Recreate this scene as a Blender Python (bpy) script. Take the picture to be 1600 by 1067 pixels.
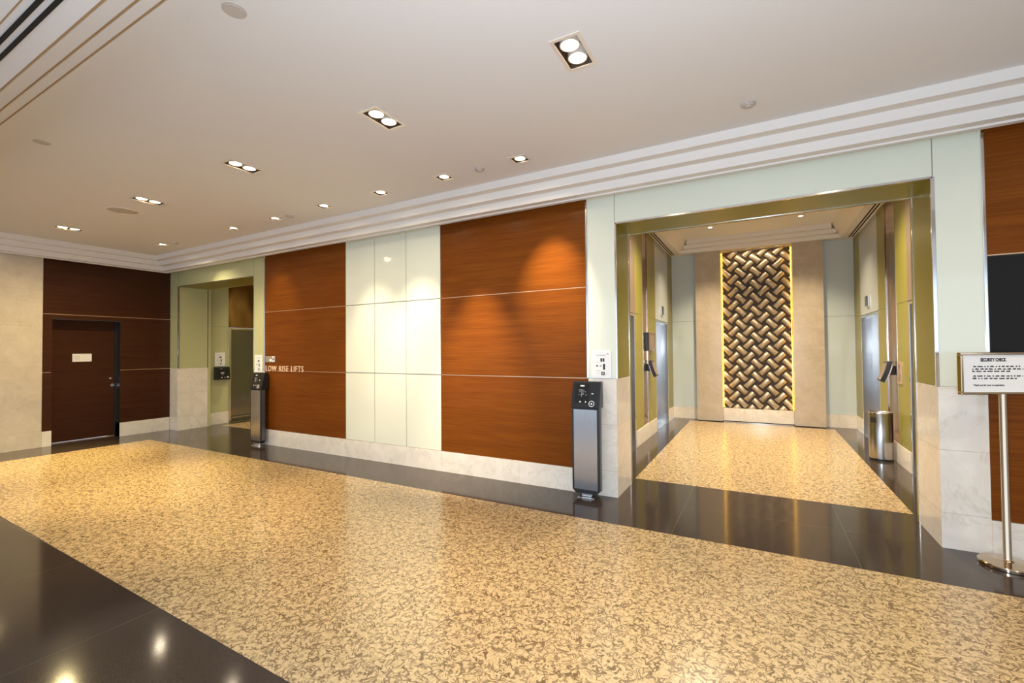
import bpy, bmesh, math, random
from mathutils import Matrix, Vector
random.seed(4)
S = bpy.context.scene
for o in list(bpy.data.objects): bpy.data.objects.remove(o)
C = S.collection
PI = math.pi

# ------------------------------------------------------------------ camera
F_PX, YAW, PITCH, ROLL, CAM_D, CAM_H = 702.147, 0.5026, 0.0193, -0.0085, 4.5106, 1.5
fw = Vector((-math.sin(YAW)*math.cos(PITCH), math.cos(YAW)*math.cos(PITCH), math.sin(PITCH)))
r0 = Vector((math.cos(YAW), math.sin(YAW), 0)); u0 = r0.cross(fw)
rr = r0*math.cos(ROLL) + u0*math.sin(ROLL); uu = -r0*math.sin(ROLL) + u0*math.cos(ROLL)
cd = bpy.data.cameras.new('camera'); cam = bpy.data.objects.new('camera', cd); C.objects.link(cam)
cd.sensor_fit = 'HORIZONTAL'; cd.sensor_width = 36; cd.lens = F_PX/1600*36; cd.clip_start = .05
m = Matrix((rr, uu, -fw)).transposed().to_4x4(); m.translation = (0, -CAM_D, CAM_H)
cam.matrix_world = m
S.camera = cam

# ------------------------------------------------------------------ world, exposure
w = bpy.data.worlds.new('daylight'); S.world = w; w.use_nodes = True
w.node_tree.nodes['Background'].inputs[0].default_value = (.66, .80, 1, 1)
w.node_tree.nodes['Background'].inputs[1].default_value = 1.8
S.view_settings.view_transform = 'Standard'; S.view_settings.look = 'None'
S.view_settings.gamma = 1; S.view_settings.use_curve_mapping = False
S.view_settings.exposure = 0.25

WARM = (1, .83, .59); WARMER = (1, .80, .50); WHITE = (1, .93, .86)
def lamp(kind, loc, energy, color, size=.04, aim=None, angle=150, blend=1, parent=None, name='lamp_light'):
    l = bpy.data.lights.new(name, kind); o = bpy.data.objects.new(name, l); C.objects.link(o)
    l.energy = energy; l.color = color; o.location = loc
    if kind in ('SPOT', 'POINT'): l.shadow_soft_size = size
    if kind == 'SPOT':
        l.spot_size = math.radians(angle); l.spot_blend = blend
    if kind == 'AREA':
        l.shape = 'RECTANGLE'; l.size = size[0]; l.size_y = size[1]
    if aim: o.rotation_euler = (Vector(aim)-Vector(loc)).to_track_quat('-Z', 'Y').to_euler()
    if parent: o.parent = parent
    return o
# the photographer's flash: small, on the camera
flash = lamp('POINT', (0.03, -CAM_D-.02, CAM_H+.07), 320, (.80, .90, 1), .05, name='camera_flash')

# ------------------------------------------------------------------ materials
def mat(name):
    m = bpy.data.materials.new(name); m.use_nodes = True
    nt = m.node_tree; return m, nt, nt.nodes['Principled BSDF']
def link(nt, a, b): nt.links.new(a, b)
def plain(name, col, rough=.5, metal=0, spec=.5, coat=0, emit=None, strength=0):
    m, nt, b = mat(name)
    b.inputs['Base Color'].default_value = (*col, 1); b.inputs['Roughness'].default_value = rough
    b.inputs['Metallic'].default_value = metal; b.inputs['Specular IOR Level'].default_value = spec
    b.inputs['Coat Weight'].default_value = coat
    if emit:
        b.inputs['Emission Color'].default_value = (*emit, 1); b.inputs['Emission Strength'].default_value = strength
    return m
def coords(nt, scale=(1, 1, 1), rot=(0, 0, 0)):
    t = nt.nodes.new('ShaderNodeTexCoord'); mp = nt.nodes.new('ShaderNodeMapping')
    mp.inputs['Scale'].default_value = scale; mp.inputs['Rotation'].default_value = rot
    link(nt, t.outputs['Object'], mp.inputs['Vector']); return mp.outputs['Vector']
def noise(nt, vec, scale, detail=2, rough=.5, dist=0):
    n = nt.nodes.new('ShaderNodeTexNoise'); n.inputs['Scale'].default_value = scale
    n.inputs['Detail'].default_value = detail; n.inputs['Roughness'].default_value = rough
    n.inputs['Distortion'].default_value = dist; link(nt, vec, n.inputs['Vector']); return n.outputs['Fac']
def ramp(nt, fac, stops):
    r = nt.nodes.new('ShaderNodeValToRGB'); e = r.color_ramp.elements
    while len(e) < len(stops): e.new(.5)
    for k, (p, c) in enumerate(stops): e[k].position = p; e[k].color = (*c, 1)
    link(nt, fac, r.inputs['Fac']); return r.outputs['Color']
def mth(nt, op, a, b=None, c=None):
    n = nt.nodes.new('ShaderNodeMath'); n.operation = op
    for k, v in enumerate((a, b, c)):
        if v is None: continue
        if isinstance(v, (int, float)): n.inputs[k].default_value = v
        else: link(nt, v, n.inputs[k])
    return n.outputs[0]
def mixc(nt, fac, a, b, mode='MIX'):
    n = nt.nodes.new('ShaderNodeMix'); n.data_type = 'RGBA'; n.blend_type = mode
    for s, v in (('Factor', fac), ('A', a), ('B', b)):
        i = [q for q in n.inputs if q.name == s and (s == 'Factor' and q.type == 'VALUE' or s != 'Factor' and q.type == 'RGBA')][0]
        if isinstance(v, (int, float)): i.default_value = v
        elif isinstance(v, tuple): i.default_value = (*v, 1)
        else: link(nt, v, i)
    return [q for q in n.outputs if q.type == 'RGBA'][0]
def bump(nt, b, h, strength, dist=.002):
    n = nt.nodes.new('ShaderNodeBump'); n.inputs['Strength'].default_value = strength; n.inputs['Distance'].default_value = dist
    link(nt, h, n.inputs['Height']); link(nt, n.outputs[0], b.inputs['Normal'])

def wood(name, a, c):
    m, nt, b = mat(name)
    f = noise(nt, coords(nt, (2.2, 2.2, 110)), 1.0, 4, .62)
    g = noise(nt, coords(nt, (.5, .5, 14)), 1.0, 2, .5)
    col = ramp(nt, mth(nt, 'ADD', mth(nt, 'MULTIPLY', f, .7), mth(nt, 'MULTIPLY', g, .3)), [(.34, c), (.66, a)])
    link(nt, col, b.inputs['Base Color']); b.inputs['Roughness'].default_value = .30
    b.inputs['Specular IOR Level'].default_value = .09
    bump(nt, b, f, .06, .001); return m
M = {}
M['wood'] = wood('veneer_red_brown', (.185, .055, .0055), (.105, .0255, .003))
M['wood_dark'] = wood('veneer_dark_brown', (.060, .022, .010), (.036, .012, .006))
def glassy(name, col, rough=.10, coat=.8):
    m, nt, b = mat(name)
    n = noise(nt, coords(nt), 1.2, 2)
    link(nt, mixc(nt, n, tuple(x*.97 for x in col), tuple(min(1, x*1.03) for x in col)), b.inputs['Base Color'])
    b.inputs['Roughness'].default_value = .35; b.inputs['Specular IOR Level'].default_value = .3
    b.inputs['Coat Weight'].default_value = coat; b.inputs['Coat Roughness'].default_value = rough
    return m
M['glass_pale'] = glassy('back_painted_glass_pale', (.66, .68, .57), .05)
M['glass_cool'] = glassy('back_painted_glass_cool', (.53, .60, .62), .07)
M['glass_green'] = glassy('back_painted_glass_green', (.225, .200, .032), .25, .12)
M['glass_sage'] = glassy('back_painted_glass_sage', (.45, .45, .24), .2, .4)
M['panel_grey'] = glassy('transom_glass_grey', (.42, .455, .475), .10)
def marble(name, a, c, vein, rough=.14):
    m, nt, b = mat(name)
    v = coords(nt)
    n1 = noise(nt, v, 1.6, 6, .62, 1.2)
    n2 = noise(nt, v, 5.0, 5, .6, .6)
    line = mth(nt, 'ABSOLUTE', mth(nt, 'SUBTRACT', n1, .5))
    base = ramp(nt, n2, [(.35, c), (.65, a)])
    k = ramp(nt, line, [(0, (1, 1, 1)), (.018, (0, 0, 0))])
    link(nt, mixc(nt, mth(nt, 'MULTIPLY', k, .35), base, vein), b.inputs['Base Color'])
    b.inputs['Roughness'].default_value = rough; b.inputs['Specular IOR Level'].default_value = .5
    return m
M['marble'] = marble('cream_marble', (.74, .68, .60), (.66, .60, .52), (.48, .41, .33))
M['travertine'] = marble('beige_marble', (.60, .52, .42), (.53, .455, .36), (.44, .36, .27))
M['pier_stone'] = marble('pier_marble', (.47, .395, .32), (.41, .345, .275), (.36, .29, .22))
M['joint'] = plain('stone_joint', (.33, .29, .24), .7)
M['seam'] = plain('panel_seam_dark', (.20, .20, .17), .5)
M['brass_line'] = plain('joint_strip_bronze', (.62, .42, .26), .3, .6)
M['plaster'] = plain('ceiling_paint', (.71, .69, .685), .85)
M['trim_paint'] = plain('cornice_paint', (.74, .70, .66), .55)
M['shade_sill'] = plain('shade_sill_tan', (.35, .22, .11), .7)  # tan for the drawn step shade, the groove line and the door threshold
M['steel'] = plain('polished_steel', (.72, .70, .68), .14, 1)
def brushed(name, lo, hi, rough, aniso):
    # vertical grain: the highlight spreads sideways
    m, nt, b = mat(name)
    f = noise(nt, coords(nt, (60, 60, 1.5)), 3, 3)
    link(nt, ramp(nt, f, [(.3, lo), (.7, hi)]), b.inputs['Base Color'])
    b.inputs['Metallic'].default_value = 1; b.inputs['Roughness'].default_value = rough
    b.inputs['Anisotropic'].default_value = aniso
    g = nt.nodes.new('ShaderNodeNewGeometry'); c = nt.nodes.new('ShaderNodeVectorMath'); c.operation = 'CROSS_PRODUCT'
    link(nt, g.outputs['Normal'], c.inputs[0]); c.inputs[1].default_value = (0, 0, 1); link(nt, c.outputs[0], b.inputs['Tangent']); b.inputs['Anisotropic Rotation'].default_value = 0
    return m
M['brushed'] = brushed('brushed_steel', (.25, .245, .24), (.34, .335, .33), .22, .8)
M['satin'] = brushed('satin_steel', (.42, .40, .385), (.47, .45, .435), .24, .5)
def bronze():
    m, nt, b = mat('bronze_mirror')
    b.inputs['Base Color'].default_value = (.40, .24, .13, 1); b.inputs['Metallic'].default_value = 1
    b.inputs['Roughness'].default_value = .16
    bump(nt, b, noise(nt, coords(nt, (1, 1, .7)), 1.6, 1), .7, .05); return m
M['bronze'] = bronze()
M['taupe'] = plain('bronze_taupe', (.30, .22, .17), .35, .5)
M['black'] = plain('black_plastic', (.012, .012, .013), .28)
M['black_glass'] = plain('black_glass', (.012, .012, .012), .12)
M['black_panel'] = plain('black_satin_panel', (.012, .011, .011), .4, spec=.12)
M['dark'] = plain('dark_void', (.006, .005, .004), .8)
M['black_frame'] = plain('charcoal_metal', (.03, .03, .032), .35, .4)
M['white_print'] = plain('white_print', (.75, .75, .73), .5)
M['white'] = plain('white_board', (.80, .79, .77), .4)
M['ink'] = plain('dark_ink', (.03, .025, .035), .6)
M['grey_ink'] = plain('grey_ink', (.42, .38, .42), .6)
M['letter'] = plain('pale_gold_letter', (.88, .66, .46), .4, .2)
M['side_grey'] = plain('side_strip_grey', (.13, .13, .13), .35, .6)
M['lamp'] = plain('lit_lamp_glass', (1, .9, .7), .3, emit=(1, .83, .58), strength=9)
M['lamp_dim'] = plain('lit_lamp_rim', (1, .9, .7), .3, emit=(1, .85, .62), strength=1.5)
M['fitting'] = plain('fitting_champagne', (.78, .70, .60), .35, .2)
M['housing'] = plain('housing_brown', (.10, .06, .035), .5)
M['led'] = plain('led_yellow', (1, .8, .3), .5, emit=(1, .52, .05), strength=7)
M['rod'] = plain('rod_champagne_bronze', (.40, .335, .26), .36, .55)
M['niche_back'] = plain('niche_back_brown', (.10, .055, .025), .5)
M['plate_grey'] = plain('ceiling_plate_grey', (.50, .45, .41), .6)
M['stand_brass'] = plain('stand_brass', (.60, .48, .35), .11, 1)

def granite():
    m, nt, b = mat('polished_black_granite')
    v = coords(nt)
    n = noise(nt, v, 220, 3, .7)
    col = ramp(nt, n, [(.35, (.022, .016, .013)), (.6, (.046, .034, .027)), (.78, (.10, .075, .06))])
    sep = nt.nodes.new('ShaderNodeSeparateXYZ'); link(nt, v, sep.inputs[0])
    ln = []
    for s, off, per in ((sep.outputs[0], 1.885, 1.235), (sep.outputs[1], 6.35, 1.6)):
        fr = mth(nt, 'FRACT', mth(nt, 'DIVIDE', mth(nt, 'ADD', s, off+20*per), per))
        ln.append(mth(nt, 'LESS_THAN', fr, .0022/per))
    k = mth(nt, 'MAXIMUM', ln[0], ln[1])
    link(nt, mixc(nt, k, col, (.12, .10, .085)), b.inputs['Base Color'])
    b.inputs['Roughness'].default_value = .10; b.inputs['Specular IOR Level'].default_value = .30
    return m
M['granite'] = granite()
def mosaic():
    m, nt, b = mat('vermicular_mosaic')
    v = coords(nt)
    warp = nt.nodes.new('ShaderNodeTexNoise'); warp.inputs['Scale'].default_value = 26; warp.inputs['Detail'].default_value = 1
    link(nt, v, warp.inputs['Vector'])
    vm = nt.nodes.new('ShaderNodeVectorMath'); vm.operation = 'MULTIPLY_ADD'
    link(nt, warp.outputs['Color'], vm.inputs[0]); vm.inputs[1].default_value = (.055, .055, 0); link(nt, v, vm.inputs[2])
    ls = []
    for sc, off, ms in ((27, 0, 24), (22, 3.3, 19)):
        vo = nt.nodes.new('ShaderNodeTexVoronoi'); vo.feature = 'DISTANCE_TO_EDGE'; vo.voronoi_dimensions = '2D'
        vo.inputs['Scale'].default_value = sc
        ad = nt.nodes.new('ShaderNodeVectorMath'); ad.operation = 'ADD'; link(nt, vm.outputs[0], ad.inputs[0]); ad.inputs[1].default_value = (off, off, 0)
        link(nt, ad.outputs[0], vo.inputs['Vector'])
        brk = noise(nt, ad.outputs[0], ms, .5, .5)
        ls.append(mth(nt, 'ADD', mth(nt, 'MULTIPLY', vo.outputs['Distance'], 5.0), mth(nt, 'MULTIPLY', mth(nt, 'MAXIMUM', mth(nt, 'SUBTRACT', brk, .44), 0), 9.0)))
    cn = noise(nt, v, 15, .6, .5, .4)
    cb = mth(nt, 'ABSOLUTE', mth(nt, 'SUBTRACT', mth(nt, 'MULTIPLY', mth(nt, 'FRACT', mth(nt, 'MULTIPLY', cn, 9)), 2), 1))
    cbk = noise(nt, v, 30, .5, .5)
    curl = mth(nt, 'ADD', mth(nt, 'MULTIPLY', cb, .85), mth(nt, 'MULTIPLY', mth(nt, 'MAXIMUM', mth(nt, 'SUBTRACT', cbk, .47), 0), 9.0))
    line = mth(nt, 'MINIMUM', mth(nt, 'MINIMUM', ls[0], ls[1]), mth(nt, 'ADD', curl, .06))
    tone = noise(nt, v, 55, 2, .6)
    light = ramp(nt, tone, [(.3, (.325, .228, .112)), (.7, (.51, .375, .20))])
    darkc = ramp(nt, noise(nt, v, 12, 2, .5), [(.35, (.115, .074, .036)), (.7, (.22, .15, .08))])
    k = ramp(nt, line, [(.25, (1, 1, 1)), (.60, (0, 0, 0))])
    link(nt, mixc(nt, k, light, darkc), b.inputs['Base Color'])
    b.inputs['Roughness'].default_value = .20; b.inputs['Specular IOR Level'].default_value = .55
    return m
M['mosaic'] = mosaic()

# ------------------------------------------------------------------ mesh helpers
class MB:
    def __init__(s): s.bm = bmesh.new()
    def box(s, x0, x1, y0, y1, z0, z1):
        vs = [s.bm.verts.new(p) for p in ((x0,y0,z0),(x1,y0,z0),(x1,y1,z0),(x0,y1,z0),(x0,y0,z1),(x1,y0,z1),(x1,y1,z1),(x0,y1,z1))]
        for f in ((3,2,1,0),(4,5,6,7),(0,1,5,4),(1,2,6,5),(2,3,7,6),(3,0,4,7)): s.bm.faces.new([vs[i] for i in f])
        return s
    def prism(s, pts, d0, d1, axis='x'):
        """pts: outline in the two other axes, extruded from d0 to d1"""
        def P(d, p):
            return {'x': (d, p[0], p[1]), 'y': (p[0], d, p[1]), 'z': (p[0], p[1], d)}[axis]
        A = [s.bm.verts.new(P(d0, p)) for p in pts]; B = [s.bm.verts.new(P(d1, p)) for p in pts]
        n = len(pts)
        s.bm.faces.new(A); s.bm.faces.new(B[::-1])
        for i in range(n): s.bm.faces.new((A[i], B[i], B[(i+1) % n], A[(i+1) % n]))
        return s
    def lathe(s, prof, seg=32, c=(0, 0, 0)):
        rings = []
        for r, z in prof:
            if r < 1e-6: rings.append([s.bm.verts.new((c[0], c[1], c[2]+z))])
            else: rings.append([s.bm.verts.new((c[0]+r*math.cos(2*PI*k/seg), c[1]+r*math.sin(2*PI*k/seg), c[2]+z)) for k in range(seg)])
        for A, B in zip(rings, rings[1:]):
            for k in range(seg):
                j = (k+1) % seg
                f = [A[k % len(A)], A[j % len(A)], B[j % len(B)], B[k % len(B)]]
                f = list(dict.fromkeys(f))
                if len(f) > 2: s.bm.faces.new(f)
        return s
    def cyl(s, p0, p1, r, seg=20, r1=None):
        p0 = Vector(p0); p1 = Vector(p1); d = (p1-p0); L = d.length; q = d.to_track_quat('Z', 'Y').to_matrix().to_4x4(); q.translation = p0
        n = len(s.bm.verts); s.lathe([(0, 0), (r, 0), (r if r1 is None else r1, L), (0, L)], seg)
        s.bm.verts.ensure_lookup_table()
        for v in s.bm.verts[n:]: v.co = q @ v.co
        return s
    def grid_plate(s, x0, x1, y0, y1, z0, z1, holes):
        xs = sorted({x0, x1, *[h[0] for h in holes], *[h[1] for h in holes]})
        ys = sorted({y0, y1, *[h[2] for h in holes], *[h[3] for h in holes]})
        for a, b in zip(ys, ys[1:]):
            run = None
            for c, d in zip(xs, xs[1:]):
                mx, my = (c+d)/2, (a+b)/2
                inside = any(h[0] < mx < h[1] and h[2] < my < h[3] for h in holes)
                if inside:
                    if run: s.box(run[0], run[1], a, b, z0, z1); run = None
                else: run = (run[0], d) if run else (c, d)
            if run: s.box(run[0], run[1], a, b, z0, z1)
        return s
    def build(s, name, m, parent=None, smooth=False, bevel=0, loc=None, rot=None):
        bmesh.ops.recalc_face_normals(s.bm, faces=s.bm.faces)
        me = bpy.data.meshes.new(name); s.bm.to_mesh(me); s.bm.free()
        me.materials.append(M[m] if isinstance(m, str) else m)
        o = bpy.data.objects.new(name, me); C.objects.link(o)
        if smooth:
            for p in me.polygons: p.use_smooth = True
            md = o.modifiers.new('e', 'EDGE_SPLIT'); md.split_angle = math.radians(38)
        if bevel:
            md = o.modifiers.new('b', 'BEVEL'); md.width = bevel; md.segments = 2; md.limit_method = 'ANGLE'
        if parent: o.parent = parent
        if loc: o.location = loc
        if rot: o.rotation_euler = rot
        return o
def box(name, m, x0, x1, y0, y1, z0, z1, parent=None, bevel=0): return MB().box(x0,x1,y0,y1,z0,z1).build(name, m, parent, bevel=bevel)
def struct(o): o['kind'] = 'structure'; return o
def thing(name, label, cat, loc=(0, 0, 0), rz=0, group=None):
    o = bpy.data.objects.new(name, None); o.empty_display_size = .1; C.objects.link(o)
    o.location = loc; o.rotation_euler = (0, 0, rz); return tag(o, label, cat, group)
def tag(o, label, cat, group=None):
    o['label'] = label; o['category'] = cat
    if group: o['group'] = group
    return o
def kids(o): return [c for c in list(bpy.data.objects) if c.parent == o]
def dup(root, loc, rz=None, label=None, group=None):
    def cp(o, par):
        c = o.copy(); C.objects.link(c)
        if par: c.parent = par
        for ch in KID.get(o.name, []): cp(ch, c)
        return c
    KID = {}
    for q in bpy.data.objects:
        if q.parent: KID.setdefault(q.parent.name, []).append(q)
    r = cp(root, None); r.location = loc
    if rz is not None: r.rotation_euler = (0, 0, rz)
    if label: r['label'] = label
    if group: r['group'] = group
    return r
def text_mesh(name, body, size, m, parent=None, loc=(0, 0, 0), rot=(PI/2, 0, 0), width=None, extrude=.002, bold=0, align='LEFT', space=1):
    cu = bpy.data.curves.new(name, 'FONT'); cu.body = body; cu.size = size; cu.extrude = extrude; cu.offset = bold
    cu.space_character = space; cu.align_x = align; cu.resolution_u = 3
    t = bpy.data.objects.new(name+'_font', cu); C.objects.link(t)
    bpy.context.view_layer.update()
    me = bpy.data.meshes.new_from_object(t.evaluated_get(bpy.context.evaluated_depsgraph_get()))
    bpy.data.objects.remove(t)
    me.materials.clear(); me.materials.append(M[m])
    if width:
        xs = [v.co.x for v in me.vertices]; k = width/(max(xs)-min(xs))
        for v in me.vertices: v.co.x *= k
    o = bpy.data.objects.new(name, me); C.objects.link(o); o.location = loc; o.rotation_euler = rot
    if parent: o.parent = parent
    return o

# ------------------------------------------------------------------ dimensions (metres); wall plane y = 0, floor z = 0
XL, XR, YB = -10.163, 5.0, -9.0
W1, G0, G1, G2, G3, P0 = -7.110, -5.208, -4.636, -4.067, -3.497, -1.571
R0, R1, P3 = -1.273, 1.174, 1.445
L0, L1 = -9.873, -7.413
JD, OT, MT, BT, J2, J1, CB, ZC = .537, 2.788, 1.200, .248, 1.200, 2.158, 3.085, 3.30
EY, WL, WR = 5.83, -1.66, 1.56
LWL, LWR = -10.0, -7.28

# ------------------------------------------------------------------ floor
fl = struct(box('floor', 'granite', XL-.4, XR+.2, YB, 6.4, -.12, 0))
def inlay(pts): return MB().prism(pts, .0005, .0012, 'z').build('mosaic_inlay', 'mosaic', fl)
inlay([(-9.303, -.689), (XR-.3, -.689), (XR-.3, -3.30), (-1.888, -3.19), (-6.21, -3.123), (-9.303, -3.09)])
inlay([(-1.286, .767), (1.186, .767), (1.186, 5.523), (-1.286, 5.523)])
inlay([(-9.73, .74), (-7.55, .74), (-7.55, 5.5), (-9.73, 5.5)])

# ------------------------------------------------------------------ ceiling fixtures (positions) and ceiling
DOUBLES = [(-.955, -1.965), (-2.525, -1.965), (-4.357, -1.975), (-6.292, -1.95), (-8.655, -1.945), (.75, -1.965), (2.4, -1.965)]
SINGLES = [(-1.945, -.785), (-2.835, -.785), (-3.735, -.78), (-4.686, -.785), (-5.693, -.76), (-6.657, -.765), (-8.65, -.79), (2.3, -.785)]
holes = [(x-.075, x+.075, y-.145, y+.145) for x, y in DOUBLES] + [(x-.072, x+.072, y-.062, y+.062) for x, y in SINGLES]
struct(MB().grid_plate(XL, XR, -3.62, .54, ZC, ZC+.12, holes).build('ceiling', 'plaster'))
bulk = [(-3.435, ZC), (-3.435, 3.22), (-3.545, 3.22), (-3.545, 3.14), (-3.665, 3.14), (-3.665, 3.06), (YB, 3.06), (YB, 3.42), (-3.625, 3.42), (-3.625, ZC)]
bk = struct(MB().prism(bulk, XL, XR, 'x').build('ceiling_bulkhead', 'plaster'))
for y, z in ((-3.435, 3.22), (-3.545, 3.14), (-3.665, 3.06)):  # contact shade at each step, drawn as a thin tan strip
    box('shade_groove_line', 'shade_sill', XL, XR, y-.0005, y+.008, z-.001, z+.012, bk)
box('shade_groove_line', 'shade_sill', XL, XR, -3.84, -3.834, 3.0585, 3.0605, bk)

# cornice swept round left wall, main wall, right wall
prof = [(.43, ZC+.005), (.43, 3.222), (.335, 3.222), (.335, 3.142), (.235, 3.142), (.235, 3.062), (.15, 3.062), (.15, 3.047), (.10, 3.047), (.10, 3.078), (0, 3.085), (0, ZC+.005)]
def cornice(path_pts, name):
    mb = MB(); rings = []
    for f in path_pts: rings.append([mb.bm.verts.new((*f(a), z)) for a, z in prof])
    n = len(prof)
    for A, B in zip(rings, rings[1:]):
        for i in range(n): mb.bm.faces.new((A[i], A[(i+1) % n], B[(i+1) % n], B[i]))
    mb.bm.faces.new(rings[0]); mb.bm.faces.new(rings[-1][::-1])
    return struct(mb.build(name, 'trim_paint'))
cornice([lambda a: (XL+a, -3.665), lambda a: (XL+a, -a), lambda a: (XR-a, -a), lambda a: (XR-a, -3.665)], 'trim_cornice')

# ------------------------------------------------------------------ main wall
wb = struct(box('wall_back', 'joint', W1, P0, .02, JD, 0, ZC))
def timber(x0, x1, parent):
    for z0, z1 in ((BT, J2), (J2, J1), (J1, CB+.05)):
        box('timber_panel', 'wood', x0+.001, x1-.001, 0, .021, z0+.004, z1-.004, parent)
    for z in (J2, J1): box('joint_strip', 'brass_line', x0, x1, .002, .021, z-.004, z+.004, parent)
timber(W1, G0, wb); timber(G3, P0, wb)
for x0, x1 in ((G0, G1), (G1, G2), (G2, G3)):
    for z0, z1 in ((BT, J2), (J2, J1), (J1, CB+.05)):
        box('glass_panel', 'glass_pale', x0+.005, x1-.005, -.002, .021, z0+.005, z1-.005, wb)
def skirting(x0, x1, seams=()):
    o = struct(box('baseboard_back', 'marble', x0, x1, -.008, .021, 0, BT))
    for s in seams: box('stone_joint', 'joint', s-.001, s+.001, -.0085, .0, 0, BT, o)
skirting(W1, P0, (G0, G3, -2.4, -6.2))

def pier(name, x0, x1, jamb_left, glass, jamb, zt):
    """cladding pier of the lift opening: marble below, back painted glass above"""
    o = struct(box(name, 'marble', x0, x1, 0, JD, 0, MT))
    for z in (.262, .728):
        MB().box(x0, x1, -.0006, JD-.005, z-.0012, z+.0012).box(x0-.0006, x1+.0006, 0, JD-.005, z-.0012, z+.0012).build('stone_joint', 'joint', o)
    box('glass_facing', glass, x0, x1, 0, .02, MT+.002, zt, o)
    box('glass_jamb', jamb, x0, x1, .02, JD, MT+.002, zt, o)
    return o
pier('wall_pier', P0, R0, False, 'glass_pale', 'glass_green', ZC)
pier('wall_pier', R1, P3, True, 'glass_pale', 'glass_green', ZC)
pier('wall_pier', XL, L0, False, 'glass_sage', 'glass_sage', ZC)
pier('wall_pier', L1, W1, True, 'glass_sage', 'glass_sage', ZC)
def header(x0, x1, glass, jamb):
    o = struct(box('wall_header', jamb, x0, x1, .02, JD, OT, ZC))
    box('glass_facing', glass, x0+.003, x1-.003, 0, .019, OT+.002, ZC, o)
    for x in (x0, x1): box('seam_strip', 'seam', x-.0025, x+.0025, -.0008, .01, OT, ZC-.22, o)
    for s, x in ((1, x0), (-1, x1)): pass
header(R0, R1, 'glass_pale', 'glass_green'); header(L0, L1, 'glass_sage', 'glass_green')
# metal edge trims
def trims():
    o = struct(MB().box(R0-.004, R0+.014, -.006, .012, MT, OT).box(R1-.014, R1+.010, -.006, .012, MT, OT)
        .box(R0, R1, -.006, .012, OT-.012, OT+.006).build('trim_1', 'steel', bevel=.002))
    struct(MB().box(L0-.004, L0+.02, -.006, .012, MT, OT).box(L1-.006, L1+.004, -.006, .012, MT, OT)
        .box(L0, L1, -.004, .012, OT-.008, OT+.004).build('trim_2', 'steel', bevel=.002))
    struct(box('trim_3', 'steel', P0-.014, P0+.006, -.012, .004, MT, CB-.03, bevel=.004))
    struct(box('trim_4', 'steel', P3-.006, P3+.014, -.012, .004, MT, CB-.03, bevel=.004))
    struct(box('trim_5', 'steel', W1-.016, W1+.010, -.012, .004, MT, CB-.05, bevel=.004))
    # inner edges of the openings
    struct(MB().box(R0-.02, R0+.004, JD-.006, JD+.006, 0, OT).box(R1-.004, R1+.02, JD-.006, JD+.006, 0, OT).box(R0, R1, JD-.006, JD+.006, OT-.004, OT+.01).build('trim_6', 'steel'))
    struct(box('trim_7', 'steel', L0-.02, L0+.008, JD-.006, JD+.006, MT, OT))
trims()
# right end of the main wall
wr = struct(box('wall_back', 'joint', P3, XR, .02, JD, 0, ZC))
for z0, z1 in ((BT, J2), (J1, CB+.05)): box('timber_panel', 'wood', P3+.001, XR, 0, .021, z0+.004, z1-.004, wr)
box('joint_strip', 'brass_line', P3+.015, XR, -.001, .021, J1-.004, J1+.004, wr)
skirting(P3, XR, ())
box('timber_panel', 'wood', 3.104, XR, 0, .021, J2+.004, J1-.004, wr)
box('joint_strip', 'brass_line', 3.104, XR, -.001, .021, J2-.004, J2+.004, wr)
bp = box('black_wall_panel', 'black_panel', P3+.016, 3.1, -.006, .02, J2, J1-.008, bevel=.002)
tag(bp, 'large black glossy panel set into the timber wall above the security sign', 'panel')

# ------------------------------------------------------------------ left wall with the service door
wl = struct(MB().box(XL-.5, XL-.02, -1.685, -.785, 2.085, ZC).box(XL-.5, XL-.02, -.785, JD, 0, ZC).box(XL-.5, XL-.02, YB, -1.685, 0, ZC).build('wall_left', 'joint'))
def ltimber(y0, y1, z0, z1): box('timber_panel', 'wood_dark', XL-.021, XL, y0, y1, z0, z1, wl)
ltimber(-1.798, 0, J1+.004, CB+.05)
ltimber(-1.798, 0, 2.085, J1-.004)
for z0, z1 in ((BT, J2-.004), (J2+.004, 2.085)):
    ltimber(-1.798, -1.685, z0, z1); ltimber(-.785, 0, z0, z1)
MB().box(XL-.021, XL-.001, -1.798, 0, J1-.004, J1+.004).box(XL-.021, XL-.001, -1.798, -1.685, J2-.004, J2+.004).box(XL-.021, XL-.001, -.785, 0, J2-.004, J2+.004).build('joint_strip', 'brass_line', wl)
lm = struct(box('wall_left', 'travertine', XL-.02, XL, YB, -1.80, 0, ZC))
for z in (.26, .81, 1.38, 1.955, 2.54): box('stone_joint', 'joint', XL, XL+.0006, -6, -1.80, z-.0012, z+.0012, lm)
struct(MB().box(XL-.02, XL+.006, -.785, -.008, 0, BT).box(XL-.45, XL-.02, -.785, -.78, 0, BT).build('baseboard_left', 'marble'))
struct(box('baseboard_left', 'marble', XL-.02, XL+.006, -1.799, -1.685, 0, BT))
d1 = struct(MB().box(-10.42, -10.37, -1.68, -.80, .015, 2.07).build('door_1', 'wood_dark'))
MB().box(-10.41, XL-.001, -1.699, -1.6855, 0, 2.085).box(-10.41, XL-.0015, -.786, -.772, BT, 2.085).box(-10.41, XL-.0012, -1.685, -.786, 2.07, 2.084).box(-10.40, -10.33, -.80, -.786, 0, 2.07).build('door_frame', 'black_frame', d1)
box('door_threshold', 'shade_sill', -10.372, -10.36, -1.68, -.80, .001, .010, d1)
for y, z, r in ((-.857, 1.05, .017), (-.829, .925, .027)):
    MB().cyl((-10.37, y, z), (-10.355, y, z), r).build('door_lock', 'steel', d1, smooth=True)
pl = box('door_notice', 'white', -10.3695, -10.366, -1.374, -1.119, 1.365, 1.50)
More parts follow.
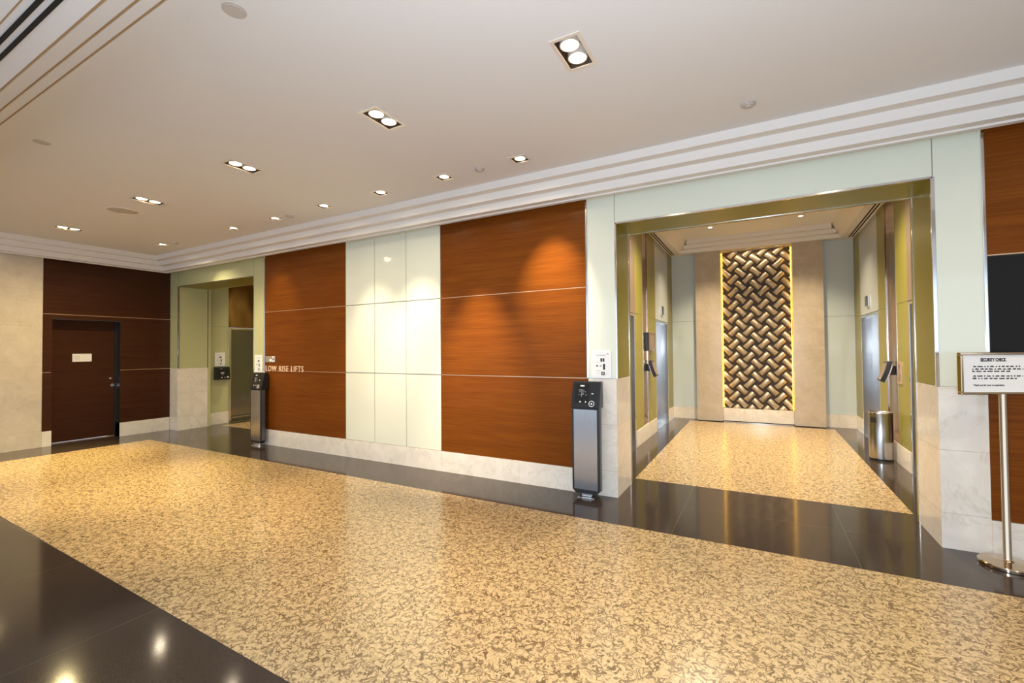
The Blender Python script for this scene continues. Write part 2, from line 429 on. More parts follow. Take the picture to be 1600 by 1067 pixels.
tag(pl, 'small white notice fixed on the dark timber service door', 'notice')
b = MB()
for k in range(5):
    for q in range(3): b.box(-10.3662, -10.3655, -1.36+k*.018+random.random()*.004, -1.35+k*.018+random.random()*.004, 1.385+q*.032, 1.405+q*.032)
b.box(-10.3662, -10.3655, -1.26, -1.15, 1.478, 1.482).box(-10.3662, -10.3655, -1.26, -1.17, 1.44, 1.443).box(-10.3662, -10.3655, -1.26, -1.15, 1.395, 1.398).box(-10.3662, -10.3655, -1.14, -1.125, 1.37, 1.38)
b.build('printed_lines', 'grey_ink', pl)

struct(box('wall_right', 'travertine', XR, XR+.2, YB, JD, 0, ZC))

# ------------------------------------------------------------------ lift lobbies
def lobby_shell(wlx, wrx, xi0, xi1, end_m, side_m, n):
    """side walls, end wall, ceiling of one lobby; xi: clear opening"""
    z_s, z_c = 3.52, 3.76
    c = (wlx+wrx)/2; h = (wrx-wlx)/2
    s1 = h-.21; s2 = h-.365
    # ceiling flat part, canted coves, side soffits
    dl = [(c-.715, 4.6), (c+.715, 4.6), (c-.715, 2.1), (c+.715, 2.1)]
    ho = [(x-.045, x+.045, y-.045, y+.045) for x, y in dl]
    o = struct(MB().grid_plate(c-s2, c+s2, JD, EY, z_c, z_c+.1, ho).build('ceiling_lobby', 'plaster'))
    mb = MB()
    for s in (-1, 1):
        mb.prism([(c+s*s1, z_s), (c+s*h, z_s), (c+s*h, z_c+.1), (c+s*s2, z_c+.1), (c+s*s2, z_c)], JD, EY, 'y')
    mb.build('side_cove', 'trim_paint', o)
    mb = MB()
    for k, (yy, z0) in enumerate(((5.59, z_s), (5.50, 3.60), (5.41, 3.68))):
        xw = s1-.003-k*.078
        mb.box(c-xw, c+xw, yy, EY, z0, z0+.08-.004*(k < 2))
        if k < 2: mb.box(c-xw+.01, c+xw-.01, yy+.012, EY, z0+.076, z0+.08)
    mb.build('end_cornice', 'trim_paint', o)
    # front wall above the opening and beside it
    struct(MB().box(wlx-.3, xi0, JD, JD+.06, 0, OT).box(xi1, wrx+.3, JD, JD+.06, 0, OT).box(wlx-.3, wrx+.3, JD, JD+.06, OT, z_c+.1).build('wall_lobby_front', side_m))
    struct(box('wall_lobby_end', 'joint', wlx-.3, wrx+.3, EY+.22, EY+.34, 0, z_c+.1))
    return o, dl
lc, dl1 = lobby_shell(WL, WR, R0, R1, 'glass_cool', 'glass_green', 1)
lc2, dl2 = lobby_shell(LWL, LWR, L0, L1, 'glass_sage', 'glass_sage', 2)

def lobby_side(sx, x, segs, name):
    """sx: +1 wall facing +x (left side), -1 facing -x. segs: list of (kind, y0, y1)"""
    o = struct(MB().box(min(x-sx*.02, x-sx*.30), max(x-sx*.02, x-sx*.30), JD+.06, EY+.2, 3.0, 3.6).build(name, 'joint'))
    def B(n, m, d0, d1, y0, y1, z0, z1, bevel=0, par=o):
        a, b2 = sorted((x+sx*d0, x+sx*d1)); return box(n, m, a, b2, y0, y1, z0, z1, par, bevel)
    for kind, y0, y1 in segs:
        if kind == 'green':
            B('glass_panel', 'glass_green' if x > -3 else 'glass_sage', -.3, 0, y0, y1, BT, 2.045)
            B('glass_panel', 'glass_green' if x > -3 else 'glass_sage', -.3, 0, y0, y1, 2.051, 3.53)
            B('seam_strip', 'seam', -.28, -.003, y0, y1, 2.045, 2.051)
            B('skirting', 'marble', -.3, .008, y0, y1, 0, BT-.002)
        if kind == 'bronze':
            B('bronze_strip', 'bronze', -.3, -.006, y0, y1, BT, 3.53)
            B('skirting', 'marble', -.3, .008, y0, y1, 0, BT-.002)
            for yy in (y0, y1): B('edge_strip', 'steel', -.02, .004, yy-.006, yy+.006, BT, 3.53)
    return o
# lift entrances -------------------------------------------------------
def lift_door(n, sx, x, y0, y1, transom, depth=.14, dt=2.04, proud=0, seams=1, ztop=3.53, glass='panel_grey'):
    o = bpy.data.objects.new('door_%d' % n, None); C.objects.link(o); struct(o)
    def B(nm, m, d0, d1, a0, a1, z0, z1, bevel=0, par=o):
        a, b2 = sorted((x+sx*d0, x+sx*d1)); return box(nm, m, a, b2, a0, a1, z0, z1, par, bevel)
    mid = (y0+y1)/2
    for a0, a1 in ((y0+.05, mid-.002), (mid+.002, y1-.05)):
        B('lift_door_leaf', 'brushed', -depth-.04, -depth, a0, a1, .012, dt-.04)
    B('lift_portal', 'steel', -depth-.06, proud, y0, y0+.05, 0, dt, .004)
    B('lift_portal', 'steel', -depth-.06, proud, y1-.05, y1, 0, dt, .004)
    B('lift_portal', 'steel', -depth-.06, proud, y0+.05, y1-.05, dt-.04, dt, .004)
    B('lift_sill', 'steel', -depth-.06, 0, y0+.05, y1-.05, -.002, .008)
    B('transom_panel', transom, -.12, 0, y0, y1, dt+.006, ztop)
    B('shaft_panel', 'dark', -depth-.1, -depth-.06, y0, y1, 0, dt)
    return o
lobby_side(1, WL, [('green', 2.43, 2.95), ('bronze', 2.95, 3.30), ('green', 3.30, 3.985), ('green', 5.245, EY)], 'wall_lobby_left')
lobby_side(-1, WR, [('green', 2.45, 2.955), ('bronze', 2.955, 3.48), ('green', 3.48, 3.94), ('green', 5.265, EY)], 'wall_lobby_right')
lift_door(2, 1, WL, 1.15, 2.43, 'taupe'); lift_door(3, 1, WL, 3.985, 5.245, 'panel_grey')
lift_door(4, -1, WR, 1.13, 2.45, 'taupe'); lift_door(5, -1, WR, 3.94, 5.265, 'panel_grey')
box('lobby_side_return', 'glass_green', WL-.3, WL, JD+.06, 1.15, 0, 3.53, bpy.data.objects['wall_lobby_left'])
box('lobby_side_return', 'glass_green', WR, WR+.3, JD+.06, 1.13, 0, 3.53, bpy.data.objects['wall_lobby_right'])
# low rise lobby sides
lobby_side(1, LWL, [('green', JD+.06, 1.02), ('green', 2.32, 2.9), ('green', 4.2, EY)], 'wall_lobby_left')
lift_door(6, 1, LWL, 1.02, 2.32, 'bronze', .05, 2.035, .02); lift_door(7, 1, LWL, 2.9, 4.2, 'bronze', .05, 2.035, .02)
lobby_side(-1, LWR, [('green', JD+.06, 1.02), ('green', 2.32, EY)], 'wall_lobby_right')
lift_door(8, -1, LWR, 1.02, 2.32, 'bronze', .05, 2.035, .02)
bar = MB().cyl((LWL+.035, 1.08, .10), (LWL+.035, 2.26, .10), .022).cyl((LWL+.0, 1.10, .10), (LWL+.035, 1.10, .10), .014).cyl((LWL+.0, 2.2, .10), (LWL+.035, 2.2, .10), .014).build('kick_rail', 'steel', bpy.data.objects['door_6'], smooth=True)
# end wall main lobby: cool glass, two projecting marble piers, niche between
we = struct(bpy.data.objects.new('wall_lobby_end', None)); C.objects.link(we)
for x0, x1 in ((WL, -1.157), (1.073, WR)):
    box('glass_panel', 'glass_cool', x0, x1, EY, EY+.22, BT, 2.083, we); box('glass_panel', 'glass_cool', x0, x1, EY, EY+.22, 2.089, 3.53, we)
    box('seam_strip', 'seam', x0, x1, EY+.003, EY+.2, 2.083, 2.089, we)
    box('skirting', 'marble', x0, x1, EY-.01, EY+.22, 0, BT-.002, we)
PF = 5.64
for x0, x1, js in ((-1.157, -.669, (.58, 1.13, 1.94, 2.906)), (.579, 1.073, (.68, 1.45, 2.28, 3.02))):
    q = box('stone_pier', 'pier_stone', x0, x1, PF, EY+.22, .012, 3.53, we)
    for z in js: box('stone_joint', 'joint', x0, x1, PF-.0006, PF+.01, z-.0015, z+.0015, q)
    box('pier_foot', 'dark', x0+.004, x1-.004, PF+.004, EY+.2, 0, .012, we)
box('niche_plinth', 'marble', -.669, .579, 5.80, EY+.22, .008, .262, we)
box('niche_back', 'niche_back', -.669, .579, 6.0, EY+.22, .262, 3.53, we)
box('niche_head', 'travertine', -.669, .579, PF+.01, EY+.22, 3.505, 3.53, we)
e2 = struct(box('wall_lobby_end', 'glass_sage', LWL-.02, LWR+.02, EY, EY+.2, 0, 3.6))

# ------------------------------------------------------------------ woven wall sculpture
art = thing('wall_sculpture', 'tall woven relief of champagne bronze rods glowing in a niche', 'artwork', (-.045, 5.99, .262))
box('backing_board', 'niche_back', -.615, .615, -.02, 0, 0, 3.235, art)
PXs, PZ = .272, .2684
rods = []
for i in range(-3, 4):
    for j in range(-1, 15):
        rods.append((i*PXs, j*PZ+.115, -1)); rods.append(((i+.5)*PXs, (j+.5)*PZ+.115, 1))
HX, H0, H1 = .605, 0.0, 3.235
inside = []; edge = []
def rod_mesh(L=.215, r=.056):
    mb = MB(); mb.lathe([(0, -L/2), (r*.94, -L/2), (r, -L/2+.004), (r, L/2-.004), (r*.94, L/2), (0, L/2)], 20); return mb
def clip(mb, x, z):
    for co, no in (((HX, 0, 0), (1, 0, 0)), ((-HX, 0, 0), (-1, 0, 0)), ((0, 0, H0+.002), (0, 0, -1)), ((0, 0, H1), (0, 0, 1))):
        g = mb.bm.verts[:]+mb.bm.edges[:]+mb.bm.faces[:]
        bmesh.ops.bisect_plane(mb.bm, geom=g, plane_co=co, plane_no=no, clear_outer=True)
proto = None
edge_bm = bmesh.new()
for x, z, s in rods:
    if abs(x) > HX+.09 or z < -.07 or z > H1+.07: continue
    rot = Matrix.Rotation(s*math.radians(45), 4, 'Y')     # leaning rods of the weave
    full = abs(x) < HX-.09 and .07 < z < H1-.07
    if full: inside.append((x, z, s))
    else: edge.append((x, z, s))
inside.sort(key=lambda t: -t[1]); keep = inside[:100]; rest = edge + inside[100:]
pm = rod_mesh(); bmesh.ops.recalc_face_normals(pm.bm, faces=pm.bm.faces)
me = bpy.data.meshes.new('rod'); pm.bm.to_mesh(me); pm.bm.free(); me.materials.append(M['rod'])
for p in me.polygons: p.use_smooth = True
for x, z, s in keep:
    o = bpy.data.objects.new('rod', me); C.objects.link(o); o.parent = art
    o.location = (x, -.085, z); o.rotation_euler = (0, s*math.radians(45), 0)
    md = o.modifiers.new('e', 'EDGE_SPLIT'); md.split_angle = math.radians(40)
bmr = bmesh.new()
for x, z, s in rest:
    t = rod_mesh(); t.bm.transform(Matrix.Translation((x, -.085, z)) @ Matrix.Rotation(s*math.radians(45), 4, 'Y'))
    clip(t, x, z)
    mm = bpy.data.meshes.new('t'); t.bm.to_mesh(mm); t.bm.free(); bmr.from_mesh(mm); bpy.data.meshes.remove(mm)
me2 = bpy.data.meshes.new('edge_rods'); bmr.to_mesh(me2); bmr.free(); me2.materials.append(M['rod'])
eo = bpy.data.objects.new('edge_rods', me2); C.objects.link(eo); eo.parent = art; eo['kind'] = 'stuff'
for p in me2.polygons: p.use_smooth = True
md = eo.modifiers.new('e', 'EDGE_SPLIT'); md.split_angle = math.radians(40)
for x, side, lab in ((-.655, 1, 'vertical yellow light strip along the niche edge nearer the card notice'), (.565, -1, 'vertical yellow light strip along the niche edge nearer the waste bin')):
    o = MB().box(x-.005, x+.005, -.012, .012, 0, 3.2).build('light_strip', 'led', loc=(x*0, 5.80, .28))
    tag(o, lab, 'light', 'light strips beside the woven relief')
lamp('AREA', (-.045, 5.72, 3.49), 5, WARMER, (.9, .05), aim=(-.045, 5.9, 0), name='niche_light')

# ------------------------------------------------------------------ recessed ceiling lights
def fitting(nm, n, label, loc, group, aims, wide, beam, bang=46, col=WARM):
    t = thing(nm, label, 'ceiling light', loc, 0, group)
    hx = .094 if n == 2 else .092; hy = .165 if n == 2 else .082
    ix, iy = hx-.022, hy-.022
    fr = MB()
    for a in ((-hx, hx, -hy, -iy), (-hx, hx, iy, hy), (-hx, -ix, -iy, iy), (ix, hx, -iy, iy)): fr.box(*a, -.006, 0)
    fr.build('frame', 'fitting', t, bevel=.001)
    hs = MB()
    for a in ((-ix-.002, -ix, -iy, iy), (ix, ix+.002, -iy, iy), (-ix, ix, -iy-.002, -iy), (-ix, ix, iy, iy+.002)): hs.box(*a, 0, .10)
    hs.box(-ix, ix, -iy, iy, .10, .104); hs.build('housing', 'housing', t)
    ys = (-.066, .066) if n == 2 else (0,)
    for k, y in enumerate(ys):
        r = .053 if n == 2 else .048
        rg = MB().lathe([(r, .004), (r+.007, .004), (r+.007, .06), (r*.6, .09), (0, .09)], 28, (0, y, 0)).build('lamp_ring', 'fitting', t, smooth=True)
        MB().lathe([(0, .006), (r*.6, .008), (r-.001, .016), (r-.001, .02)], 28, (0, y, 0)).build('lamp_face', 'lamp', rg, smooth=True)
    wx, wy, wz = loc
    lamp('SPOT', (0, 0, -.012), wide, col, .05, angle=165, parent=t)
    if beam and aims:
        l = lamp('SPOT', (0, 0, -.014), beam, col, .035, aim=(aims[0]-wx, aims[1]-wy, aims[2]-wz), angle=bang, parent=t)
    return t
near = ['closest to the camera', 'second from the camera', 'third from the camera', 'fourth from the camera', 'farthest, near the left wall', 'above the lift opening', 'off beyond the lift opening']
dlab = ['square-cut twin ceiling light nearest the main lift opening', 'second twin ceiling light in the row, out from the wide timber panel',
        'middle twin ceiling light, third in the row towards the service door', 'fourth twin ceiling light, beside the round speaker grille', 'farthest twin ceiling light, close to the cream marble wall']
for k, (x, y) in enumerate(DOUBLES):
    if k < 5: lab = dlab[k]
    else: lab = ['twin ceiling light out in front of the lift opening', 'twin ceiling light out over the security sign side'][k-5]
    fitting('twin_downlight', 2, lab, (x, y, ZC), 'twin recessed ceiling lights', (x-.1, y-.15, 0), (36, 36, 70, 180, 210, 36, 36)[k], (250, 230, 470, 900, 1100, 120, 120)[k], (46, 46, 50, 56, 58, 46, 46)[k], (WARM, WARM, (1, .80, .50), (1, .79, .42), (1, .79, .38), WARM, WARM)[k])
slab = ['small single ceiling light nearest the lift opening, washing the wide timber panel', 'single ceiling light above the timber near the glass panels', 'single ceiling light above the glass panels, nearer the main lift opening',
        'single ceiling light above the glass panels, nearer the lettering', 'single ceiling light above the timber with gold lettering', 'single ceiling light above the low rise lift opening edge', 'farthest single ceiling light in the corner of the two cornices', 'single ceiling light above the black wall panel']
sbeam = [((-1.95, 0, 2.15), 76, 44), ((-2.95, -.05, .9), 170, 42), ((-3.88, 0, .9), 62, 54), ((-4.50, 0, .8), 48, 54), ((-5.9, 0, 1.5), 0, 50), ((-6.75, 0, 2.0), 14, 60), ((-8.1, 0, 2.0), 34, 76), ((2.3, 0, 1.5), 15, 60)]
for k, (x, y) in enumerate(SINGLES):
    a, e, g = sbeam[k]
    fitting('single_downlight', 1, slab[k], (x, y, ZC), 'single recessed ceiling lights', a, (28, 28, 28, 24, 14, 14, 26, 28)[k], e*4, g)
# lobby round downlights, plus added fill rows behind the headers
def round_light(x, y, z, label, e=60, col=WARMER, ang=106):
    t = thing('round_downlight', label, 'ceiling light', (x, y, z), 0, 'round lights in the lift lobbies')
    MB().lathe([(.038, -.004), (.066, -.006), (.068, 0), (.038, 0), (.038, -.004)], 28).build('trim_ring', 'fitting', t, smooth=True)
    MB().lathe([(0, .008), (.036, .010), (.036, .05), (0, .05)], 24).build('lamp_face', 'lamp', t, smooth=True)
    lamp('SPOT', (0, 0, -.01), e, col, .04, angle=ang, parent=t)
round_light(dl1[0][0], 4.6, 3.76, 'round lobby ceiling light nearer the card reader screen', 440)
round_light(dl1[1][0], 4.6, 3.76, 'round lobby ceiling light on the side of the waste bin', 440)
round_light(dl2[0][0], 4.6, 3.76, 'round ceiling light inside the low rise lobby, far from the lettering', 60)
round_light(dl2[1][0], 4.6, 3.76, 'round ceiling light inside the low rise lobby, lettering side', 60)
round_light(dl1[2][0], 2.1, 3.76, 'added unseen round fill light just inside the main lift opening, screen side', 640, (1, .86, .66), 128)  # from here: out-of-sight fill lights added to brighten the lobbies
round_light(dl1[3][0], 2.1, 3.76, 'added unseen round fill light just inside the main lift opening, picture plate side', 640, (1, .86, .66), 128)
round_light(dl2[2][0], 2.1, 3.76, 'added unseen round fill light just inside the low rise opening, far from the lettering', 260)
round_light(dl2[3][0], 2.1, 3.76, 'added unseen round fill light just inside the low rise opening, lettering side', 260)

# ------------------------------------------------------------------ ceiling devices
def disc(nm, x, y, r, label, cat, rim=True, h=.012):
    t = thing(nm, label, cat, (x, y, ZC))
    MB().lathe([(0, -h), (r*.8, -h), (r*.82, -h*.6), (r, -h*.5), (r, 0)], 36).build('cover', 'plate_grey', t, smooth=True)
    return t
for x, y, l in ((-.04, -.795, 'round smoke detector on the ceiling in front of the lift opening'), (-2.397, -.788, 'round smoke detector between two single ceiling lights over the wide timber'),
                (-5.40, -.745, 'round smoke detector over the timber wall with lettering'), (-8.32, -.76, 'round smoke detector in the far ceiling corner')):
    t = disc('smoke_detector', x, y, .052, l, 'smoke detector', h=.02)
    MB().lathe([(0, -.03), (.02, -.028), (.024, -.02)], 20).build('sensor_dome', 'plate_grey', t, smooth=True)
sp = disc('ceiling_speaker', -7.0, -1.93, .15, 'large round grey speaker grille set flush in the ceiling', 'speaker', h=.006)
MB().lathe([(.15, -.001), (.158, -.008), (.163, 0)], 36).build('speaker_rim', 'fitting', sp, smooth=True)
disc('ceiling_plate', -2.39, -3.165, .058, 'blank round grey ceiling plate near the slot vent, closest to the camera', 'ceiling plate', h=.006)
disc('ceiling_plate', -5.31, -3.113, .055, 'blank round grey ceiling plate farther along the stepped bulkhead towards the cream marble wall', 'ceiling plate', h=.006)
for q in (0,): pass
df = thing('slot_diffuser', 'long linear air diffuser with two black slots in the bulkhead', 'air vent', (0, 0, 3.057))
for y in (-3.798, -3.757): box('slot', 'dark', XL+.3, 3.5, y-.010, y+.009, -.0016, 0, df)
for s, x0, x1, l in ((1, -1.627, -1.582, 'two-slot linear vent in the lobby soffit above the card reader screen'), (-1, 1.522, 1.477, 'two-slot linear vent in the lobby soffit above the waste bin')):
    d2 = thing('slot_diffuser', l, 'air vent', (0, 0, 3.52))
    for x in (x0, x1): box('slot', 'dark', x-.012, x+.012, .8, 5.66, -.0016, 0, d2)

# ------------------------------------------------------------------ security reader pedestals
def pedestal(loc, label):
    t = thing('reader_pedestal', label, 'card reader', loc, 0, 'card reader pedestals')
    w = .145
    # body: rounded bottom corners, black edge frame, steel front, grey sides
    out = [(-w, .075), (-w+.035, .04), (w-.035, .04), (w, .075), (w, .905), (-w, .905)]
    MB().prism(out, -.0, -.075, 'y').build('body', 'black_frame', t, bevel=.004)
    ins = [(-w+.022, .082), (w-.022, .082), (w-.022, .89), (-w+.022, .89)]
    MB().prism(ins, -.075, -.079, 'y').build('front_panel', 'satin', t)
    MB().box(w, w+.003, -.065, -.01, .09, .90).box(-w-.003, -w, -.065, -.01, .09, .90).build('side_strip', 'side_grey', t)
    # sloping head
    h = MB(); sd = [(-.085, .905), (-.02, 1.172), (.045, 1.172), (.045, .905)]
    h.prism([(y, z) for y, z in sd], -w-.004, w+.006, 'x'); hd = h.build('reader_head', 'black', t, bevel=.006)
    # face marks lie on the sloping front
    ang = math.atan2(.065, .267)
    def onface(mb, nm, m):
        o = mb.build(nm, m, t); o.location = (0, -.0865, .905); o.rotation_euler = (-ang, 0, 0); return o
    L = .275
    onface(MB().box(-.115, .03, -.0015, 0, .055, .25), 'display_screen', 'black_glass')
    lg = MB().box(-.062, -.018, -.003, -.0015, .222, .235)
    onface(lg, 'brand_mark', 'white_print')
    ic = MB()
    ic.box(-.075, -.015, -.003, -.0015, .183, .187)
    for dx in (-.07, -.035, -.012): ic.box(dx, dx+.014, -.003, -.0015, .165, .169)
    for dx in (-.078, -.04, -.005): ic.box(dx, dx+.020, -.003, -.0015, .135, .138)
    ic.box(-.046, -.043, -.003, -.0015, .115, .19).box(-.036, -.020, -.003, -.0015, .150, .153).box(-.036, -.033, -.003, -.0015, .138, .153)
    onface(ic, 'screen_icons', 'grey_ink')
    onface(MB().box(-.062, -.045, -.003, -.0015, .058, .070).box(-.002, .010, -.003, -.0015, .058, .071).box(.062, .082, -.003, -.0015, .145, .155), 'indicator_light', 'white_print')
    rg = MB()
    for ra, rb in ((.030, .024), (.009, 0)):
        n = 28
        for k in range(n):
            a0, a1 = 2*PI*k/n, 2*PI*(k+1)/n
            q = [(.068+ra*math.cos(a0), -.003, .048+ra*math.sin(a0)), (.068+ra*math.cos(a1), -.003, .048+ra*math.sin(a1))]
            q += [(.068+rb*math.cos(a1), -.003, .048+rb*math.sin(a1)), (.068+rb*math.cos(a0), -.003, .048+rb*math.sin(a0))] if rb else [(.068, -.003, .048)]
            rg.bm.faces.new([rg.bm.verts.new(p) for p in q])
    onface(rg, 'reader_ring', 'white_print')
    f = MB().box(-.085, .085, -.100, -.072, 0, .005).box(-.05, .05, -.055, -.03, 0, .045).cyl((-.07, -.086, .005), (-.07, -.086, .012), .007).cyl((.07, -.086, .005), (.07, -.086, .012), .007)
    f.build('floor_bracket', 'steel', t)
    return t
pd = pedestal((-1.559, -.07, 0), 'tall black card reader pedestal with steel front beside the main lift opening')
pd2 = dup(pd, (-7.122, -.07, 0), 0, 'tall black card reader pedestal beside the low rise lift opening and its notice')

# ------------------------------------------------------------------ notices on the piers
def notice(loc, rz, label, w=.2, h=.285):
    t = thing('access_notice', label, 'notice', loc, rz, 'card access notices')
    box('notice_frame', 'white', -w/2, w/2, -.010, 0, 0, h, t, .002)
    box('notice_sheet', 'white_print', -w/2+.018, w/2-.018, -.0112, -.010, .018, h-.018, t)
    g = MB(); y0, y1 = -.0118, -.0112
    g.box(-.012, .008, y0, y1, h*.60, h*.72).box(.012, .030, y0, y1, h*.60, h*.72)
    g.box(-.058, -.040, y0, y1, h*.42, h*.475); g.box(-.018, .002, y0, y1, h*.43, h*.46)
    g.box(.014, .036, y0, y1, h*.31, h*.52); g.box(-.004, .032, y0, y1, h*.115, h*.235)
    g.box(.055, .075, y0, y1, h*.865, h*.885)
    g.build('pictograms', 'ink', t)
    g = MB()
    for z, a, b in ((.84, -.062, .045), (.81, -.055, .04), (.57, -.06, -.02), (.45, -.035, -.02), (.26, -.06, -.01), (.17, -.04, -.02), (.17, .05, .062)): g.box(a, b, y0, y1, h*z, h*z+.004)
    g.build('printed_lines', 'grey_ink', t)
    MB().box(.009, .017, y0-.0006, y0, h*.14, h*.20).box(.011, .020, y0-.0006, y0, h*.165, h*.215).build('hand_pictogram', 'white_print', t)
    return t
nt1 = notice((-1.423, -.0005, 1.203), 0, 'white card access notice above the pedestal at the main lift opening')
dup(nt1, (-7.268, -.0005, 1.17), 0, 'white card access notice on the pier between the low rise opening and the lettering')
dup(nt1, (LWL+.001, .842, 1.215), PI/2, 'white card access notice inside the low rise lobby above the wall reader')
# wall reader in low rise lobby
t = thing('wall_card_reader', 'black boxy card reader on the green glass inside the low rise lobby', 'card reader', (LWL, .865, .93), PI/2)
MB().prism([(-.015, 0), (0, 0), (0, .27), (-.075, .27), (-.105, .03), (-.09, 0)], -.145, .145, 'x').build('reader_body', 'black', t, bevel=.006)
MB().box(-.06, -.01, -.0795, -.078, .222, .238).build('brand_mark', 'white_print', t)
MB().box(-.05, .02, -.094, -.092, .13, .155).box(-.035, .005, -.099, -.097, .105, .112).build('screen_icons', 'grey_ink', t)
MB().box(-.045, -.02, -.1055, -.102, .04, .055).box(.02, .035, -.1055, -.102, .042, .055).box(.07, .11, -.1055, -.102, .04, .065).build('indicator_light', 'white_print', t)

# readers in main lobby: screen + curved reader on bronze strips
def lobby_screen(loc, rz, label):
    t = thing('wall_display', label, 'display', loc, rz)
    box('display_frame', 'bronze', -.25, .25, -.06, 0, 0, .31, t, .004)
    box('display_side', 'black', -.256, -.249, -.058, 0, .002, .308, t)
    box('display_screen', 'taupe', -.17, .17, -.0615, -.06, .04, .27, t)
    return t
lobby_screen((WL, 3.38, 1.468), PI/2, 'bronze framed display screen projecting from the lobby wall above the curved reader')
def curved_reader(loc, rz, label):
    t = thing('curved_card_reader', label, 'card reader', loc, rz, 'curved readers facing each other in the lift lobby')
    n = 10; A = []; B = []
    for k in range(n+1):
        a = k/n; z = .28*(1-a); y = -.03-.045*a-.045*a*a
        A.append((y, z)); B.append((y-.055+.012*a, z-.004+.03*a))
    MB().prism(A+B[::-1], -.10, .10, 'x').build('reader_body', 'black', t, smooth=True)
    MB().prism([(y+.012, z) for y, z in A]+A[::-1], -.104, .104, 'x').build('steel_back', 'steel', t, smooth=True)
    C2 = [(y-.004, z) for y, z in B[1:-1]]
    MB().prism(C2+[(y+.003, z) for y, z in B[1:-1]][::-1], -.085, .085, 'x').build('reader_face', 'taupe', t, smooth=True)
    MB().cyl((.05, B[-2][0]-.006, B[-2][1]), (.05, B[-2][0]+.01, B[-2][1]), .012).build('indicator_light', 'white_print', t)
    box('wall_bracket', 'black_frame', -.05, .05, -.05, 0, .10, .22, t)
    return t
cr = curved_reader((WL, 3.28, 1.03), PI/2, 'curved card reader under the display screen in the lift lobby')
curved_reader((WR, 3.16, 1.03), -PI/2, 'curved card reader on the bronze strip above the waste bin')
t = thing('picture_plate', 'small bronze framed picture plate on green glass above the waste bin', 'plate', (WR-.0, 2.84, 1.03), -PI/2)
box('plate_frame', 'brass_line', -.10, .10, -.012, 0, 0, .28, t, .002)
MB().prism([(-.05, .04), (.02, .03), (.05, .12), (.0, .16), (.04, .24), (-.05, .25), (-.02, .14)], -.012, -.0135, 'y').build('picture_relief', 'taupe', t)
# lift position indicators
for x, y, rz, l in ((WL, 4.60, PI/2, 'black floor indicator on the pale panel above the lift door opposite the waste bin'), (WR, 4.64, -PI/2, 'black floor indicator on the pale panel above the lift door behind the waste bin')):
    t = thing('floor_indicator', l, 'indicator', (x, y, 2.155), rz, 'floor indicators above the lift doors')
    box('indicator_case', 'steel', -.10, .10, -.025, 0, 0, .18, t, .004)
    box('indicator_face', 'black_glass', -.085, .085, -.03, -.025, .012, .168, t)

# sign lettering and steel plate
lt = text_mesh('sign_lettering', 'LOW RISE LIFTS', .128, 'letter', None, (-7.088, -.004, 1.192), (PI/2, 0, 0), .945, .004, .0002, space=1.2)
tag(lt, 'thin pale gold capital letters LOW RISE LIFTS on the timber wall', 'sign')
t = thing('push_plate', 'small bright steel plate with round studs above the gold lettering', 'plate', (-6.965, 0, 1.335))
box('plate', 'steel', -.125, .125, -.006, 0, 0, .105, t, .003)
for x, z in ((.09, .085), (.09, .02)): MB().cyl((x, -.006, z), (x, -.018, z), .016).build('stud', 'white', t, smooth=True)
MB().prism([(-.02, .02), (.045, .015), (.05, .05), (.0, .055)], -.006, -.0085, 'y').build('plate_mark', 'white', t)

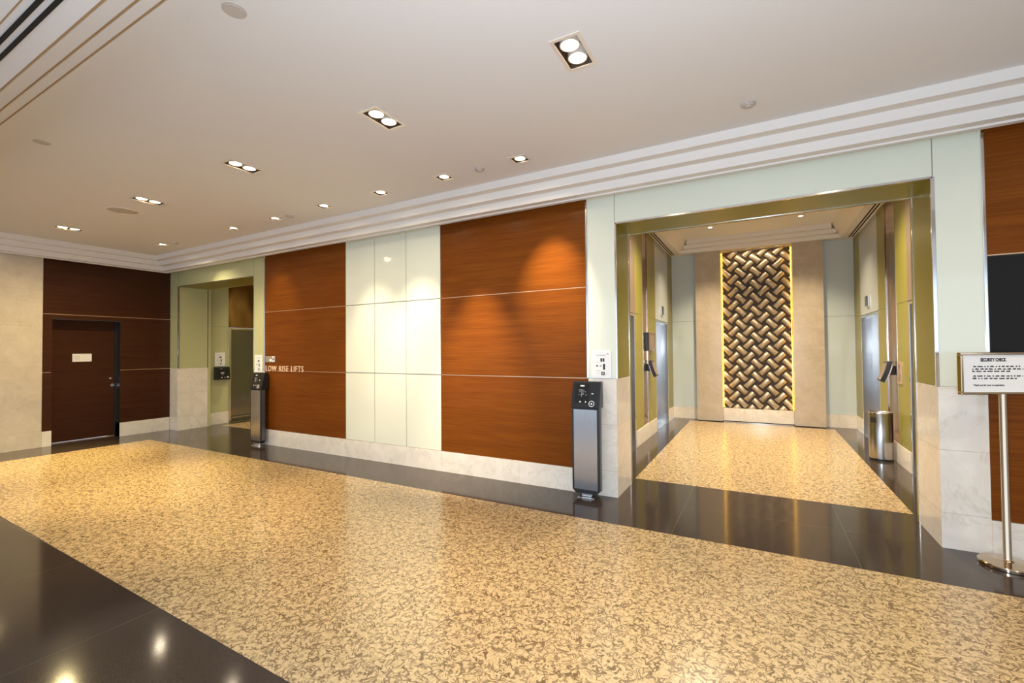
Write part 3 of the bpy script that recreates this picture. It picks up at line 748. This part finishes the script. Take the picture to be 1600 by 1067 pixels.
# ------------------------------------------------------------------ waste bin
t = thing('waste_bin', 'round brushed steel waste bin with a dark side opening in the lift lobby', 'bin', (1.402, 3.115, 0))
MB().lathe([(0, 0), (.128, 0), (.128, .028), (0, .028)], 40).build('base_ring', 'black', t, smooth=True)
MB().lathe([(.122, .028), (.130, .030), (.130, .625), (.126, .632), (.120, .628), (.112, .55), (.05, .53), (0, .53)], 48).build('bin_body', 'satin', t, smooth=True)
MB().lathe([(.121, .626), (.127, .637), (.131, .632), (.131, .620)], 48).build('rim', 'steel', t, smooth=True)
MB().prism([(-.035, .50), (.035, .50), (.035, .575), (-.035, .575)], -.1325, -.118, 'x').build('side_opening', 'dark', t, bevel=.003, rot=(0, 0, .75))

# ------------------------------------------------------------------ security sign stand
t = thing('sign_stand', 'brass coloured pole stand with white security check board beside the black panel', 'sign', (1.462, -.175, 0))
MB().lathe([(0, 0), (.140, 0), (.148, .004), (.148, .020), (.143, .026), (.05, .034), (.03, .036), (0, .036)], 56).build('base', 'stand_brass', t, smooth=True)
MB().lathe([(.036, .034), (.032, .040), (.024, .044), (.0215, .05), (.0215, 1.17), (0, 1.17)], 28).build('pole', 'stand_brass', t, smooth=True)
sb = bpy.data.objects.new('sign_board', None); C.objects.link(sb); sb.parent = t; sb.location = (-.04, -.0, 1.165); sb.rotation_euler = (0, 0, math.radians(24))
W2, H2 = .225, .292
fr = MB()
for a in ((-W2, W2, 0, .018), (-W2, W2, H2-.018, H2), (-W2, -W2+.018, .018, H2-.018), (W2-.018, W2, .018, H2-.018)): fr.box(a[0], a[1], -.016, .016, a[2], a[3])
fr.build('board_frame', 'stand_brass', sb, bevel=.004)
box('board_face', 'white', -W2+.017, W2-.017, -.006, .006, .017, H2-.017, sb)
text_mesh('heading', 'SECURITY CHECK', .032, 'ink', sb, (-.09, -.0065, .230), (PI/2, 0, 0), .165, .0004, .0016)
words = MB()
def line(z, x0, x1, seed):
    R = random.Random(seed); x = x0
    while x < x1:
        L = R.choice((.012, .02, .028, .036)); L = min(L, x1-x)
        n = max(1, int(L/.0048))
        for k in range(n):
            hh = R.choice((.0075, .008, .0105)); words.box(x+k*.0048, x+k*.0048+.0040, -.0068, -.006, z, z+hh)
        x += L+.007
for z, a, b, s in ((.190, -.137, .165, 1), (.172, -.145, .178, 2), (.156, -.145, .10, 3), (.124, -.140, .178, 4), (.107, -.143, .14, 5)): line(z, a, b, s)
words.build('printed_lines', 'ink', sb)
text_mesh('thanks_line', 'Thank you for your co-operation.', .017, 'ink', sb, (-.14, -.0065, .060), (PI/2, 0, 0), .20, .0003, .0006)
